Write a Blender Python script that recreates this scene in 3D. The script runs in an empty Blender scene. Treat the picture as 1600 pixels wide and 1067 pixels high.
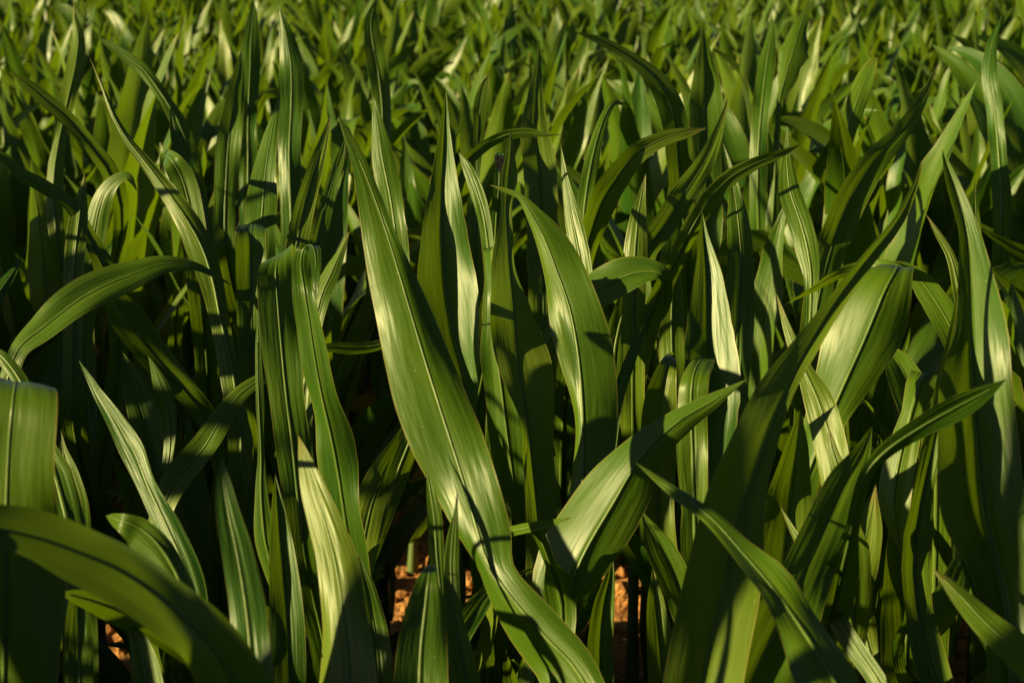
import bpy, math, random
import numpy as np

random.seed(7)
rng = np.random.default_rng(7)
D = bpy.data
scene = bpy.context.scene
COL = scene.collection

# ------------------------------------------------------------------ camera
CAM = np.array([0.0, 0.0, 1.5])
PITCH = math.radians(12.3)
FPX = 1600 * 70.0 / 36.0
FWD = np.array([0, math.cos(PITCH), -math.sin(PITCH)])
UP = np.array([0, math.sin(PITCH), math.cos(PITCH)])
RT = np.array([1.0, 0, 0])
DS = 1.4                                   # traced distances are in units of 1.4 m

cam_d = D.cameras.new('camera')
cam = D.objects.new('camera', cam_d)
COL.objects.link(cam)
cam.location = CAM
cam.rotation_euler = (math.pi / 2 - PITCH, 0, 0)
cam_d.lens = 70
cam_d.sensor_width = 36
cam_d.clip_start = 0.05
cam_d.clip_end = 1000
cam_d.dof.use_dof = True
cam_d.dof.focus_distance = 2.35
cam_d.dof.aperture_fstop = 11.5
scene.camera = cam


def unproj(px, py, d):
    px, py, d = np.asarray(px, float), np.asarray(py, float), np.asarray(d, float)
    xc = (px - 800) / FPX
    yc = (533.5 - py) / FPX
    return CAM + d[..., None] * (FWD + xc[..., None] * RT + yc[..., None] * UP)


def proj(p):
    v = np.asarray(p, float) - CAM
    d = v @ FWD
    return 800 + FPX * (v @ RT) / d, 533.5 - FPX * (v @ UP) / d, d


# ------------------------------------------------------------------ materials
def new_mat(name):
    m = D.materials.new(name)
    m.use_nodes = True
    nt = m.node_tree
    nt.nodes.clear()
    return m, nt


def N(nt, kind, **kw):
    n = nt.nodes.new(kind)
    for k, v in kw.items():
        if k.startswith('i_'):
            n.inputs[k[2:].replace('_', ' ')].default_value = v
        else:
            setattr(n, k, v)
    return n


def math_node(nt, op, a, b=None, c=None, clamp=False):
    n = nt.nodes.new('ShaderNodeMath')
    n.operation = op
    n.use_clamp = clamp
    for i, x in enumerate((a, b, c)):
        if x is None:
            continue
        if isinstance(x, (int, float)):
            n.inputs[i].default_value = x
        else:
            nt.links.new(x, n.inputs[i])
    return n.outputs[0]


def mixc(nt, fac, a, b, mode='MIX'):
    n = nt.nodes.new('ShaderNodeMix')
    n.data_type = 'RGBA'
    n.blend_type = mode
    for s, x in ((n.inputs['Factor'], fac), (n.inputs['A'], a), (n.inputs['B'], b)):
        if isinstance(x, (int, float)):
            s.default_value = x
        elif isinstance(x, tuple):
            s.default_value = (*x, 1)
        else:
            nt.links.new(x, s)
    return n.outputs['Result']


def ramp(nt, fac, p0, p1):
    n = nt.nodes.new('ShaderNodeMapRange')
    n.clamp = True
    n.inputs['From Min'].default_value = p0
    n.inputs['From Max'].default_value = p1
    nt.links.new(fac, n.inputs['Value'])
    return n.outputs['Result']


def leaf_material(name, dark, light, glow, detail=True):
    m, nt = new_mat(name)
    L = nt.links.new
    uv = N(nt, 'ShaderNodeUVMap', uv_map='UVMap')
    sep = N(nt, 'ShaderNodeSeparateXYZ')
    L(uv.outputs[0], sep.inputs[0])
    u, v = sep.outputs[0], sep.outputs[1]
    au = math_node(nt, 'ABSOLUTE', math_node(nt, 'SUBTRACT', math_node(nt, 'MULTIPLY', u, 2.0), 1.0))
    oi = N(nt, 'ShaderNodeObjectInfo')
    gi = N(nt, 'ShaderNodeNewGeometry')
    rnd = math_node(nt, 'FRACT', math_node(nt, 'ADD', oi.outputs['Random'], gi.outputs['Random Per Island']))
    # stretched coordinates: veins run along the blade
    cmb = N(nt, 'ShaderNodeCombineXYZ')
    L(math_node(nt, 'MULTIPLY', u, 26.0), cmb.inputs[0])
    L(math_node(nt, 'MULTIPLY', v, 1.6), cmb.inputs[1])
    L(math_node(nt, 'MULTIPLY', rnd, 57.0), cmb.inputs[2])
    vein = N(nt, 'ShaderNodeTexNoise', i_Scale=1.0, i_Detail=2.0, i_Roughness=0.6)
    L(cmb.outputs[0], vein.inputs['Vector'])
    cmb2 = N(nt, 'ShaderNodeCombineXYZ')
    L(math_node(nt, 'MULTIPLY', u, 3.0), cmb2.inputs[0])
    L(math_node(nt, 'MULTIPLY', v, 5.0), cmb2.inputs[1])
    L(math_node(nt, 'MULTIPLY', rnd, 91.0), cmb2.inputs[2])
    blot = N(nt, 'ShaderNodeTexNoise', i_Scale=1.0, i_Detail=3.0, i_Roughness=0.55)
    L(cmb2.outputs[0], blot.inputs['Vector'])
    f1 = ramp(nt, vein.outputs['Fac'], 0.32, 0.70)
    f2 = ramp(nt, blot.outputs['Fac'], 0.30, 0.72)
    fac = math_node(nt, 'ADD', math_node(nt, 'MULTIPLY', f1, 0.10), math_node(nt, 'MULTIPLY', f2, 0.38))
    fac = math_node(nt, 'ADD', fac, math_node(nt, 'MULTIPLY', rnd, 0.35), clamp=True)
    col = mixc(nt, fac, dark, light)
    # a yellower blade here and there
    col = mixc(nt, math_node(nt, 'MULTIPLY', ramp(nt, rnd, 0.70, 1.0), 0.55), col, (0.115, 0.150, 0.016))
    col = mixc(nt, math_node(nt, 'MULTIPLY', math_node(nt, 'SUBTRACT', 1.0, ramp(nt, rnd, 0.08, 0.26)), 0.30), col, (0.022, 0.088, 0.015))
    if detail:
        sp = N(nt, 'ShaderNodeTexVoronoi', i_Scale=1.0)
        cm3 = N(nt, 'ShaderNodeCombineXYZ')
        L(math_node(nt, 'MULTIPLY', u, 17.0), cm3.inputs[0])
        L(math_node(nt, 'MULTIPLY', v, 150.0), cm3.inputs[1])
        L(math_node(nt, 'MULTIPLY', rnd, 33.0), cm3.inputs[2])
        L(cm3.outputs[0], sp.inputs['Vector'])
        csep = N(nt, 'ShaderNodeSeparateColor')
        L(sp.outputs['Color'], csep.inputs[0])
        dot = math_node(nt, 'MULTIPLY', math_node(nt, 'LESS_THAN', sp.outputs['Distance'], 0.10),
                        math_node(nt, 'GREATER_THAN', csep.outputs[0], 0.94))
        col = mixc(nt, math_node(nt, 'MULTIPLY', dot, 0.7), col, (0.42, 0.42, 0.26))
        dot2 = math_node(nt, 'MULTIPLY', math_node(nt, 'LESS_THAN', sp.outputs['Distance'], 0.26),
                         math_node(nt, 'GREATER_THAN', csep.outputs[1], 0.988))
        col = mixc(nt, math_node(nt, 'MULTIPLY', dot2, 0.75), col, (0.09, 0.055, 0.015))
    if detail:
        cm5 = N(nt, 'ShaderNodeCombineXYZ')
        L(math_node(nt, 'MULTIPLY', u, 16.0), cm5.inputs[0])
        L(math_node(nt, 'MULTIPLY', v, 14.0), cm5.inputs[1])
        L(math_node(nt, 'MULTIPLY', rnd, 71.0), cm5.inputs[2])
        les = N(nt, 'ShaderNodeTexNoise', i_Scale=1.0, i_Detail=3.0, i_Roughness=0.7)
        L(cm5.outputs[0], les.inputs['Vector'])
        col = mixc(nt, math_node(nt, 'MULTIPLY', ramp(nt, les.outputs['Fac'], 0.70, 0.80), 0.6), col, (0.20, 0.17, 0.035))
    # pale midrib zone and dry yellow margin
    rib = math_node(nt, 'SUBTRACT', 1.0, ramp(nt, au, 0.010, 0.055))
    col = mixc(nt, math_node(nt, 'MULTIPLY', rib, 0.25), col, (0.13, 0.19, 0.030))
    edge = ramp(nt, au, 0.955, 0.995)
    col = mixc(nt, math_node(nt, 'MULTIPLY', edge, 0.6), col, (0.25, 0.19, 0.06))
    al = N(nt, 'ShaderNodeAttribute', attribute_name='along')
    tipf = math_node(nt, 'ADD', al.outputs['Fac'], math_node(nt, 'MULTIPLY', math_node(nt, 'SUBTRACT', blot.outputs['Fac'], 0.5), 0.10))
    tip = math_node(nt, 'MULTIPLY', ramp(nt, tipf, 0.945, 0.995), math_node(nt, 'MULTIPLY', ramp(nt, rnd, 0.45, 0.9), 0.6))
    col = mixc(nt, tip, col, (0.20, 0.125, 0.045))
    bsdf = N(nt, 'ShaderNodeBsdfPrincipled')
    L(col, bsdf.inputs['Base Color'])
    rr = math_node(nt, 'ADD', 0.34, math_node(nt, 'MULTIPLY', f2, 0.10))
    L(rr, bsdf.inputs['Roughness'])
    bsdf.inputs['Specular IOR Level'].default_value = 0.23
    # fine parallel ridges
    cm4 = N(nt, 'ShaderNodeCombineXYZ')
    L(math_node(nt, 'MULTIPLY', u, 75.0), cm4.inputs[0])
    L(math_node(nt, 'MULTIPLY', v, 2.0), cm4.inputs[1])
    rid = N(nt, 'ShaderNodeTexNoise', i_Scale=1.0, i_Detail=1.0)
    L(cm4.outputs[0], rid.inputs['Vector'])
    hgt = math_node(nt, 'ADD', math_node(nt, 'MULTIPLY', rid.outputs['Fac'], 0.10),
                    math_node(nt, 'MULTIPLY', vein.outputs['Fac'], 0.10))
    hgt = math_node(nt, 'ADD', hgt, math_node(nt, 'MULTIPLY', blot.outputs['Fac'], 4.0))
    bmp = N(nt, 'ShaderNodeBump', i_Strength=0.4, i_Distance=0.002)
    L(hgt, bmp.inputs['Height'])
    L(bmp.outputs[0], bsdf.inputs['Normal'])
    tr = N(nt, 'ShaderNodeBsdfTranslucent')
    gl = mixc(nt, fac, tuple(c * 0.72 for c in glow), glow)
    gl = mixc(nt, math_node(nt, 'MULTIPLY', rib, 0.6), gl, (0.10, 0.14, 0.02))
    L(gl, tr.inputs['Color'])
    L(bmp.outputs[0], tr.inputs['Normal'])
    mx = N(nt, 'ShaderNodeMixShader')
    mx.inputs[0].default_value = 0.22
    L(bsdf.outputs[0], mx.inputs[1])
    L(tr.outputs[0], mx.inputs[2])
    out = N(nt, 'ShaderNodeOutputMaterial')
    L(mx.outputs[0], out.inputs[0])
    return m


LEAF = leaf_material('leaf_blade', (0.016, 0.062, 0.004), (0.103, 0.160, 0.005), (0.26, 0.41, 0.007))
LEAF_FAR = leaf_material('leaf_blade_far', (0.015, 0.056, 0.004), (0.102, 0.156, 0.005), (0.26, 0.41, 0.007), detail=False)


def simple_mat(name, c0, c1, rough, scale=(40, 40, 3), spec=0.4, trans=0.0):
    m, nt = new_mat(name)
    L = nt.links.new
    tc = N(nt, 'ShaderNodeTexCoord')
    mp = N(nt, 'ShaderNodeMapping')
    mp.inputs['Scale'].default_value = scale
    L(tc.outputs['Object'], mp.inputs[0])
    no = N(nt, 'ShaderNodeTexNoise', i_Scale=1.0, i_Detail=4.0)
    L(mp.outputs[0], no.inputs['Vector'])
    col = mixc(nt, ramp(nt, no.outputs['Fac'], 0.3, 0.7), c0, c1)
    b = N(nt, 'ShaderNodeBsdfPrincipled')
    L(col, b.inputs['Base Color'])
    b.inputs['Roughness'].default_value = rough
    b.inputs['Specular IOR Level'].default_value = spec
    bm = N(nt, 'ShaderNodeBump', i_Strength=0.4, i_Distance=0.003)
    L(no.outputs['Fac'], bm.inputs['Height'])
    L(bm.outputs[0], b.inputs['Normal'])
    out = N(nt, 'ShaderNodeOutputMaterial')
    if trans:
        t = N(nt, 'ShaderNodeBsdfTranslucent')
        L(col, t.inputs['Color'])
        x = N(nt, 'ShaderNodeMixShader')
        x.inputs[0].default_value = trans
        L(b.outputs[0], x.inputs[1])
        L(t.outputs[0], x.inputs[2])
        L(x.outputs[0], out.inputs[0])
    else:
        L(b.outputs[0], out.inputs[0])
    return m


RIB = simple_mat('midrib', (0.060, 0.120, 0.012), (0.13, 0.19, 0.030), 0.42, (60, 60, 6), trans=0.25)
STALK = simple_mat('stalk', (0.045, 0.085, 0.016), (0.10, 0.14, 0.035), 0.45, (60, 60, 4))
WITHER = simple_mat('withered_leaf_end', (0.20, 0.045, 0.030), (0.42, 0.33, 0.10), 0.6, (260, 260, 12), trans=0.3)


def soil_material():
    m, nt = new_mat('dry_soil')
    L = nt.links.new
    tc = N(nt, 'ShaderNodeTexCoord')
    n1 = N(nt, 'ShaderNodeTexNoise', i_Scale=38.0, i_Detail=8.0, i_Roughness=0.68)
    n2 = N(nt, 'ShaderNodeTexNoise', i_Scale=5.0, i_Detail=4.0)
    vo = N(nt, 'ShaderNodeTexVoronoi', i_Scale=70.0)
    for n in (n1, n2, vo):
        L(tc.outputs['Object'], n.inputs['Vector'])
    col = mixc(nt, ramp(nt, n1.outputs['Fac'], 0.35, 0.68), (0.26, 0.100, 0.032), (0.60, 0.285, 0.100))
    col = mixc(nt, math_node(nt, 'MULTIPLY', ramp(nt, n2.outputs['Fac'], 0.4, 0.7), 0.5), col, (0.64, 0.33, 0.130))
    b = N(nt, 'ShaderNodeBsdfPrincipled')
    L(col, b.inputs['Base Color'])
    b.inputs['Roughness'].default_value = 0.95
    b.inputs['Specular IOR Level'].default_value = 0.15
    h = math_node(nt, 'ADD', n1.outputs['Fac'], math_node(nt, 'MULTIPLY', vo.outputs['Distance'], -0.6))
    bm = N(nt, 'ShaderNodeBump', i_Strength=1.0, i_Distance=0.02)
    L(h, bm.inputs['Height'])
    L(bm.outputs[0], b.inputs['Normal'])
    out = N(nt, 'ShaderNodeOutputMaterial')
    L(b.outputs[0], out.inputs[0])
    return m


SOIL = soil_material()


# ------------------------------------------------------------------ mesh helpers
def mesh_from(name, verts, quads, uvs=None, mat=None, smooth=True):
    along = None
    if uvs is not None and uvs.shape[1] == 3:
        along, uvs = uvs[:, 2], uvs[:, :2]
    me = D.meshes.new(name)
    verts = np.ascontiguousarray(verts, dtype=np.float32)
    quads = np.ascontiguousarray(quads, dtype=np.int32)
    k = quads.shape[1]
    me.vertices.add(len(verts))
    me.vertices.foreach_set('co', verts.ravel())
    me.loops.add(quads.size)
    me.loops.foreach_set('vertex_index', quads.ravel())
    me.polygons.add(len(quads))
    me.polygons.foreach_set('loop_start', np.arange(0, quads.size, k, dtype=np.int32))
    if uvs is not None:
        ul = me.uv_layers.new(name='UVMap')
        ul.data.foreach_set('uv', np.ascontiguousarray(uvs[quads.ravel()], dtype=np.float32).ravel())
    if along is not None:
        at = me.attributes.new('along', 'FLOAT', 'POINT')
        at.data.foreach_set('value', np.ascontiguousarray(along, dtype=np.float32))
    me.polygons.foreach_set('use_smooth', np.full(len(quads), smooth))
    if mat:
        me.materials.append(mat)
    me.update(calc_edges=True)
    me.validate()
    return me


def unit(a):
    n = np.linalg.norm(a, axis=-1, keepdims=True)
    return a / np.maximum(n, 1e-9)


def grid_quads(n, m):
    i, j = np.meshgrid(np.arange(n - 1), np.arange(m - 1), indexing='ij')
    a = (i * m + j).ravel()
    return np.stack([a, a + 1, a + m + 1, a + m], 1)


def blade(M, L, R, nh, bulge=0.05, amp=0.005, seed=0, jag=0.0, wave=1.0):
    """A leaf blade: midrib points M, left and right margins L and R (all n x 3)."""
    r = np.random.default_rng(seed)
    n = len(M)
    T = unit(np.gradient(M, axis=0))
    W = np.linalg.norm(R - L, axis=1)
    nrm = unit(np.cross(R - L + 1e-7, T))
    for i in range(1, n):
        if W[i] < 1e-3:
            nrm[i] = nrm[i - 1]
    s = np.concatenate([[0], np.cumsum(np.linalg.norm(np.diff(M, axis=0), axis=1))])
    vv = s / max(s[-1], 1e-6)
    ts = np.linspace(-1, 1, 2 * nh + 1)
    V = np.zeros((n, len(ts), 3))
    UV = np.zeros((n, len(ts), 3))
    env = np.minimum(1, W / 0.05) * np.sin(np.pi * np.clip(vv * 0.92 + 0.04, 0, 1)) ** 0.6
    for side in (-1, 1):
        ph = r.uniform(0, 6.28, 3)
        la = r.uniform(0.09, 0.16) / wave
        lb = r.uniform(0.20, 0.34)
        rip = (0.6 * np.sin(6.283 * s / la + ph[0]) * (0.5 + 0.5 * np.sin(6.283 * s / (la * 2.7) + ph[2]))
               + 0.9 * np.sin(6.283 * s / lb + ph[1])) * amp * env
        jg = np.zeros(n)
        if jag:
            jg = jag * np.abs(np.interp(s, np.arange(0, 3, 0.02), r.uniform(-1, 1, 150)))
        E = L if side < 0 else R
        for j, t in enumerate(ts):
            if (t < 0) != (side < 0) and t != 0:
                continue
            a = abs(t)
            p = M + (E - M) * (a * (1 - jg * a))[:, None] if jag else M + (E - M) * a
            off = bulge * W * 0.5 * (4 * a * (1 - a)) * 0.5 + rip * a ** 1.6
            V[:, j] = p + nrm * off[:, None]
    UV[:, :, 0] = (ts[None] + 1) / 2
    UV[:, :, 1] = s[:, None]
    UV[:, :, 2] = vv[:, None]
    return V.reshape(-1, 3), grid_quads(n, len(ts)), UV.reshape(-1, 3)


def rib_tube(M, L, R, frac=0.93, k=6, scale=1.0):
    n = len(M)
    e = max(4, int(n * frac))
    T = unit(np.gradient(M, axis=0))
    W = np.linalg.norm(R - L, axis=1)
    X = unit(R - L + 1e-7)
    Nn = unit(np.cross(X, T))
    f = np.linspace(1, 0.12, e)
    wa = np.minimum(0.0028 * f, W[:e] * 0.10) * scale + 0.0003
    wb = wa * 0.62
    ang = np.arange(k) * 2 * math.pi / k
    V = (M[:e, None] + X[:e, None] * (wa[:, None, None] * np.cos(ang)[None, :, None])
         + Nn[:e, None] * (wb[:, None, None] * np.sin(ang)[None, :, None]))
    i, j = np.meshgrid(np.arange(e - 1), np.arange(k), indexing='ij')
    a = (i * k + j).ravel()
    b = (i * k + (j + 1) % k).ravel()
    q = np.stack([a, b, b + k, a + k], 1)
    return V.reshape(-1, 3), q


def tube(P, rad, k=8):
    P = np.asarray(P, float)
    rad = np.asarray(rad, float)
    T = unit(np.gradient(P, axis=0))
    X = unit(np.cross(T, np.array([0.2, 1, 0.1])))
    Y = np.cross(T, X)
    ang = np.arange(k) * 2 * math.pi / k
    V = P[:, None] + rad[:, None, None] * (X[:, None] * np.cos(ang)[None, :, None] + Y[:, None] * np.sin(ang)[None, :, None])
    n = len(P)
    i, j = np.meshgrid(np.arange(n - 1), np.arange(k), indexing='ij')
    a = (i * k + j).ravel()
    b = (i * k + (j + 1) % k).ravel()
    return V.reshape(-1, 3), np.stack([a, b, b + k, a + k], 1)


def stalk_shape(h, r0, seed, lean=0.0):
    r = np.random.default_rng(seed)
    n = 14
    z = np.linspace(-0.02, h, n)
    f = z / h
    P = np.stack([lean * f ** 2 * math.cos(seed), lean * f ** 2 * math.sin(seed), z], 1)
    rad = r0 * (1.15 - 0.65 * np.clip(f, 0, 1)) * (1 + 0.10 * np.sin(np.arange(n) * 2.2))
    rad[-1] *= 0.3
    return tube(P, rad, 9)


def link(name, me, parent=None):
    o = D.objects.new(name, me)
    COL.objects.link(o)
    if parent:
        o.parent = parent
    return o


def plant_root(x, y, label, group, z=0.0):
    e = D.objects.new('maize_plant', None)
    COL.objects.link(e)
    e.location = (x, y, z)
    e.empty_display_size = 0.05
    e['label'] = label
    e['category'] = 'maize plant'
    if group:
        e['group'] = group
    return e


# ------------------------------------------------------------------ traced plants
# plant key: label ; leaf rows run from the base to the tip: (x, y, left half width, right half width[, extra depth])
PL = {}
LEAVES = []


def plant(key, label, xy=None):
    PL[key] = (label, xy)


def lf(key, d0, d1, kl, kr, rows, ang=None, jag=0, bulge=0.045, amp=0.0085, wave=1.0):
    LEAVES.append((key, d0, d1, kl, kr, rows, ang, jag, bulge, amp, wave))


plant('A', 'front centre maize plant with the longest blade slanting across the picture to upper left')
lf('A', 1.25, 1.45, (-1.1, 0.25), (0.5, -0.6), [(930,1095,50,25),(894,1038,50,27),(854,997,48,30),(810,947,42,32),(778,905,30,32),(760,874,22,42),(745,825,33,53),(725,754,50,57),(687,635,64,46),(665,566,62,39),(637,472,55,29),(606,370,41,14),(578,290,23,10),(558,243,12,10),(541,208,6,5),(528,178,0,0)], bulge=0.14)
lf('A', 1.41, 1.40, -0.9, (-0.5, 0.3), [(835,1060,25,15),(878,953,50,18),(911,869,66,50),(959,785,62,52),(1005,710,38,32),(1062,657,20,22),(1112,627,12,12),(1168,592,0,0)])
lf('A', 1.42, 1.46, 0.3, 0.3, [(690,1090,15,15),(715,1000,16,18),(745,950,16,16),(775,910,8,8),(800,880,0,0)])
lf('A', 1.40, 1.36, -0.3, 0.3, [(860,880,8,8),(835,828,9,9),(800,830,8,8),(845,820,7,7,-.03),(880,812,3,3,-.05),(893,808,0,0,-.05)])

plant('F', 'maize plant at the left edge whose broad pale-ribbed blade folds over at its top')
lf('F', 1.13, 1.13, -0.30, 0.05, [(5,1120,85,88),(8,950,85,88),(10,800,80,80),(14,700,78,80),(18,650,76,77),(21,620,74,71,.006),(23,604,71,64,.018),(25,597,66,56,.04),(28,603,56,46,.07),(31,635,42,32,.10),(34,690,22,18,.12),(36,770,0,0,.12)], ang=4, bulge=0.10)
lf('F', 1.16, 1.20, 0.3, 0.3, [(235,1110,28,28),(228,1050,24,24),(218,1010,16,18),(208,985,8,10),(203,965,0,0)])
lf('F', 1.36, 1.42, 0.2, -0.3, [(70,690,12,12),(40,610,12,12),(8,562,12,10),(-20,545,6,6),(-45,540,0,0)])

plant('E', 'bottom left maize plant with a wide dark blade arching past the left edge')
lf('E', 0.97, 0.88, 0.9, -0.6, [(400,1130,55,50),(335,1015,52,47),(270,950,52,46),(195,895,48,48),(120,862,42,42),(50,838,30,38),(-20,825,25,32),(-120,835,15,20),(-220,880,0,0)], bulge=0.15)
lf('E', 1.05, 1.10, 0.2, 0.2, [(405,1120,38,35),(395,1040,35,32),(385,950,28,30),(370,860,24,24),(357,800,19,17),(349,750,11,10),(346,712,0,0)])
lf('E', 1.20, 1.24, 0.2, -0.5, [(315,1000,8,10),(285,915,18,16),(255,860,26,18),(220,825,33,15),(185,812,15,10),(165,805,0,0,.06)])
lf('E', 1.22, 1.16, 0.3, -0.4, [(300,1020,22,22),(235,978,20,28),(190,955,24,25),(150,940,19,18),(115,930,11,10),(93,925,0,0)])

plant('AB', 'narrow dark maize plant with a pointed blade leaning left above the arching dark blade')
lf('AB', 1.28, 1.38, -0.2, 0.3, [(318,990,12,12),(296,905,22,20),(262,825,22,20),(232,760,18,14),(210,705,22,18),(180,655,14,14),(152,612,8,8),(123,563,0,0)])

plant('H', 'front maize plant with one sunlit spear blade crossed by a shadow, left of centre')
lf('H', 1.16, 1.26, -0.70, 0.45, [(545,1120,58,62),(545,1040,52,50),(537,960,36,34),(524,880,26,32),(509,820,25,25),(491,760,20,17),(475,705,9,6),(466,680,0,0)], bulge=0.15)

plant('AE', 'low blue-green maize plant in shade at bottom centre with upright dark blades')
lf('AE', 1.15, 1.18, 0.1, 0.3, [(655,1115,42,48),(658,1020,38,40),(665,950,30,28),(670,905,18,14),(673,882,7,7,.02),(676,900,0,0,.07)], ang=0)
lf('AE', 1.19, 1.25, 0.3, 0.3, [(740,1115,30,22),(725,1040,27,20),(710,960,16,13),(705,890,12,12),(707,840,9,10),(712,800,3,4),(715,760,0,0)])
lf('AE', 1.26, 1.34, 0.2, 0.2, [(700,1010,6,6),(690,940,9,9),(683,870,11,11),(679,810,12,12),(673,770,7,9),(668,735,2,3),(666,700,0,0)])

plant('B', 'front maize plant with a long blade leaning up right, its edge glowing yellow-green')
lf('B', 1.14, 1.32, 0.5, 0.55, [(1090,1110,60,60),(1112,1000,62,60),(1135,900,64,56),(1158,800,62,42),(1188,715,58,24),(1212,650,48,15),(1238,590,36,14),(1268,535,23,14),(1300,482,15,14),(1350,413,11,12),(1404,345,9,9),(1430,290,5,5),(1442,250,0,0)])
lf('B', 1.17, 1.28, 0.35, 0.35, [(1150,1120,50,60),(1200,1010,48,60),(1245,915,36,52),(1283,835,32,40),(1320,755,28,32),(1345,710,15,15),(1363,665,0,0)])
lf('B', 1.24, 1.26, 0.3, 0.3, [(1150,1110,30,30),(1162,1010,30,30),(1170,920,22,24),(1178,850,10,10),(1184,800,0,0)])

plant('D', 'lower right maize plant with a dark blade curving down across its neighbours')
lf('D', 1.02, 1.22, 0.9, -0.9, [(1335,1120,55,48),(1290,1040,45,40),(1245,970,32,33),(1205,915,28,26),(1165,868,20,20),(1110,808,13,13),(1050,765,9,9),(992,722,0,0)])
lf('D', 1.20, 1.26, -0.4, 0.3, [(1405,1125,20,18),(1370,1060,17,15),(1330,1000,18,14),(1303,955,14,12),(1292,918,0,0)])
lf('D', 1.34, 1.40, -0.6, 0.3, [(1385,1110,15,14),(1365,1040,14,12),(1350,985,16,18),(1340,930,22,20),(1345,880,24,28),(1356,825,22,24),(1365,780,8,7),(1368,755,0,0)])

plant('M', 'tall maize plant at the right edge with a great half-sunlit pointed blade')
lf('M', 1.20, 1.36, 0.85, 0.8, [(1580,1130,35,60),(1573,960,36,56),(1556,880,44,62),(1538,800,68,68),(1528,690,65,66),(1521,600,55,62),(1517,510,26,56),(1514,430,18,38),(1508,360,11,22),(1491,295,11,13),(1479,258,6,6),(1472,233,0,0)])
lf('M', 1.06, 1.12, 0.4, -0.4, [(1700,1130,35,32),(1600,1027,27,27),(1545,977,22,22),(1500,930,15,14),(1475,905,7,7),(1457,888,0,0)])
lf('M', 1.22, 1.25, 0.3, 0.3, [(1560,990,14,14),(1528,915,13,13),(1502,850,10,10),(1481,815,5,5),(1466,795,0,0)])

plant('L', 'maize plant with a twisted dark blade pointing right beside a slim half-lit spear')
lf('L', 1.22, 1.18, 0.3, -0.3, [(1330,830,10,12),(1352,745,10,10),(1385,705,14,12),(1440,667,18,16),(1495,636,19,21),(1535,615,12,14),(1573,592,0,0)], amp=0.006)
lf('L', 1.38, 1.46, -0.55, 0.35, [(1325,870,25,25),(1308,760,26,26),(1298,690,28,28),(1280,630,22,24),(1258,580,12,12),(1240,540,9,9),(1225,498,5,5),(1213,458,0,0)])
lf('L', 1.34, 1.36, -0.3, 0.2, [(1325,810,14,14),(1312,740,12,12),(1300,700,7,8),(1294,663,0,0)])
lf('L', 1.30, 1.33, -0.3, 0.2, [(1265,885,8,8),(1245,840,6,6),(1230,812,3,3),(1219,790,0,0)])

plant('Q', 'centre maize plant with a glossy bulging blade on a bright midrib beside a dark blade')
lf('Q', 1.57, 1.66, -0.8, 0.05, [(905,880,25,35),(911,740,18,47),(911,654,14,53),(905,566,28,55),(891,485,34,50),(868,418,21,42),(850,372,15,30),(830,335,9,16),(812,308,4,6),(790,298,4,4),(765,289,0,0)], bulge=0.07)
lf('Q', 1.62, 1.72, 0.7, -0.2, [(850,900,25,25),(838,780,18,32),(830,710,16,37),(824,654,12,43),(810,569,28,48),(803,485,40,28),(797,420,33,12),(793,370,17,9),(791,325,8,8),(794,280,12,14),(797,240,6,7),(798,201,0,0)])
lf('Q', 1.70, 1.70, -0.7, 0.4, [(770,430,14,18,.01),(772,470,17,21),(775,540,22,26),(785,620,26,31),(795,700,30,27),(805,770,24,15),(814,815,9,6),(817,838,0,0)], ang=0, bulge=0.2, amp=0.006)
lf('Q', 1.84, 1.90, -0.6, 0.5, [(925,540,12,12),(915,450,18,18),(903,385,17,17),(892,330,12,12),(883,280,6,6),(876,226,0,0)], jag=0.10)
lf('Q', 1.76, 1.73, -0.55, 0.3, [(865,520,14,20),(905,470,22,25),(935,450,29,31),(975,432,27,28),(1010,424,19,19),(1034,428,12,10),(1041,450,10,7,.01),(1036,482,10,8,.03),(1018,522,0,0,.03)])

plant('U', 'centre maize plant with a tall pointed blade, left half shaded and right half sunlit', (-0.018, 2.31))
lf('U', 1.70, 1.80, 0.75, 0.75, [(750,850,18,10),(740,700,42,8),(729,600,50,18),(709,519,50,41),(697,451,46,50),(691,380,34,42),(691,320,26,32),(693,260,17,19),(695,200,8,8),(697,135,0,0)])
lf('U', 1.78, 1.84, -0.2, 0.3, [(768,440,10,10),(758,350,10,10),(745,300,11,11),(730,262,8,8),(716,238,0,0)])

plant('Y', 'maize plant left of centre with two broad side-by-side blades curling over at the top')
lf('Y', 1.55, 1.58, 0.15, -0.05, [(470,820,22,25),(458,700,28,28),(448,620,28,28),(440,540,33,31),(434,470,31,31),(431,422,28,28),(437,402,24,22,.012),(446,391,17,14,.035),(453,394,11,9,.06),(456,420,6,6,.09),(458,460,0,0,.11)], ang=[5,5,5,4,2,-14,-28,-32,-25,0,0], amp=0.006)
lf('Y', 1.55, 1.52, -0.5, 0.3, [(548,870,25,30),(530,750,32,32),(517,680,28,32),(503,620,25,26),(492,560,24,25),(483,500,22,22),(475,450,18,18),(470,412,13,16,.02),(475,388,10,15,.03),(488,384,8,12,.01),(494,410,9,8,-.01),(493,445,5,5,-.02),(495,470,0,0,-.02)], ang=8, amp=0.008)
lf('Y', 1.50, 1.50, -0.4, 0.1, [(452,1000,9,9),(440,935,12,12),(426,890,15,18),(414,840,17,18),(408,770,10,10),(408,707,5,5),(404,620,4,8),(402,540,3,5),(403,490,0,0)], amp=0.006)
lf('Y', 1.60, 1.58, -0.5, 0.2, [(620,525,6,6),(590,540,8,8),(550,545,9,9),(520,543,8,8),(470,548,0,0)])
lf('Y', 1.55, 1.62, 0.3, 0.3, [(555,930,20,20),(578,800,28,26),(600,740,24,22),(625,690,12,12),(640,650,0,0)])

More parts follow.
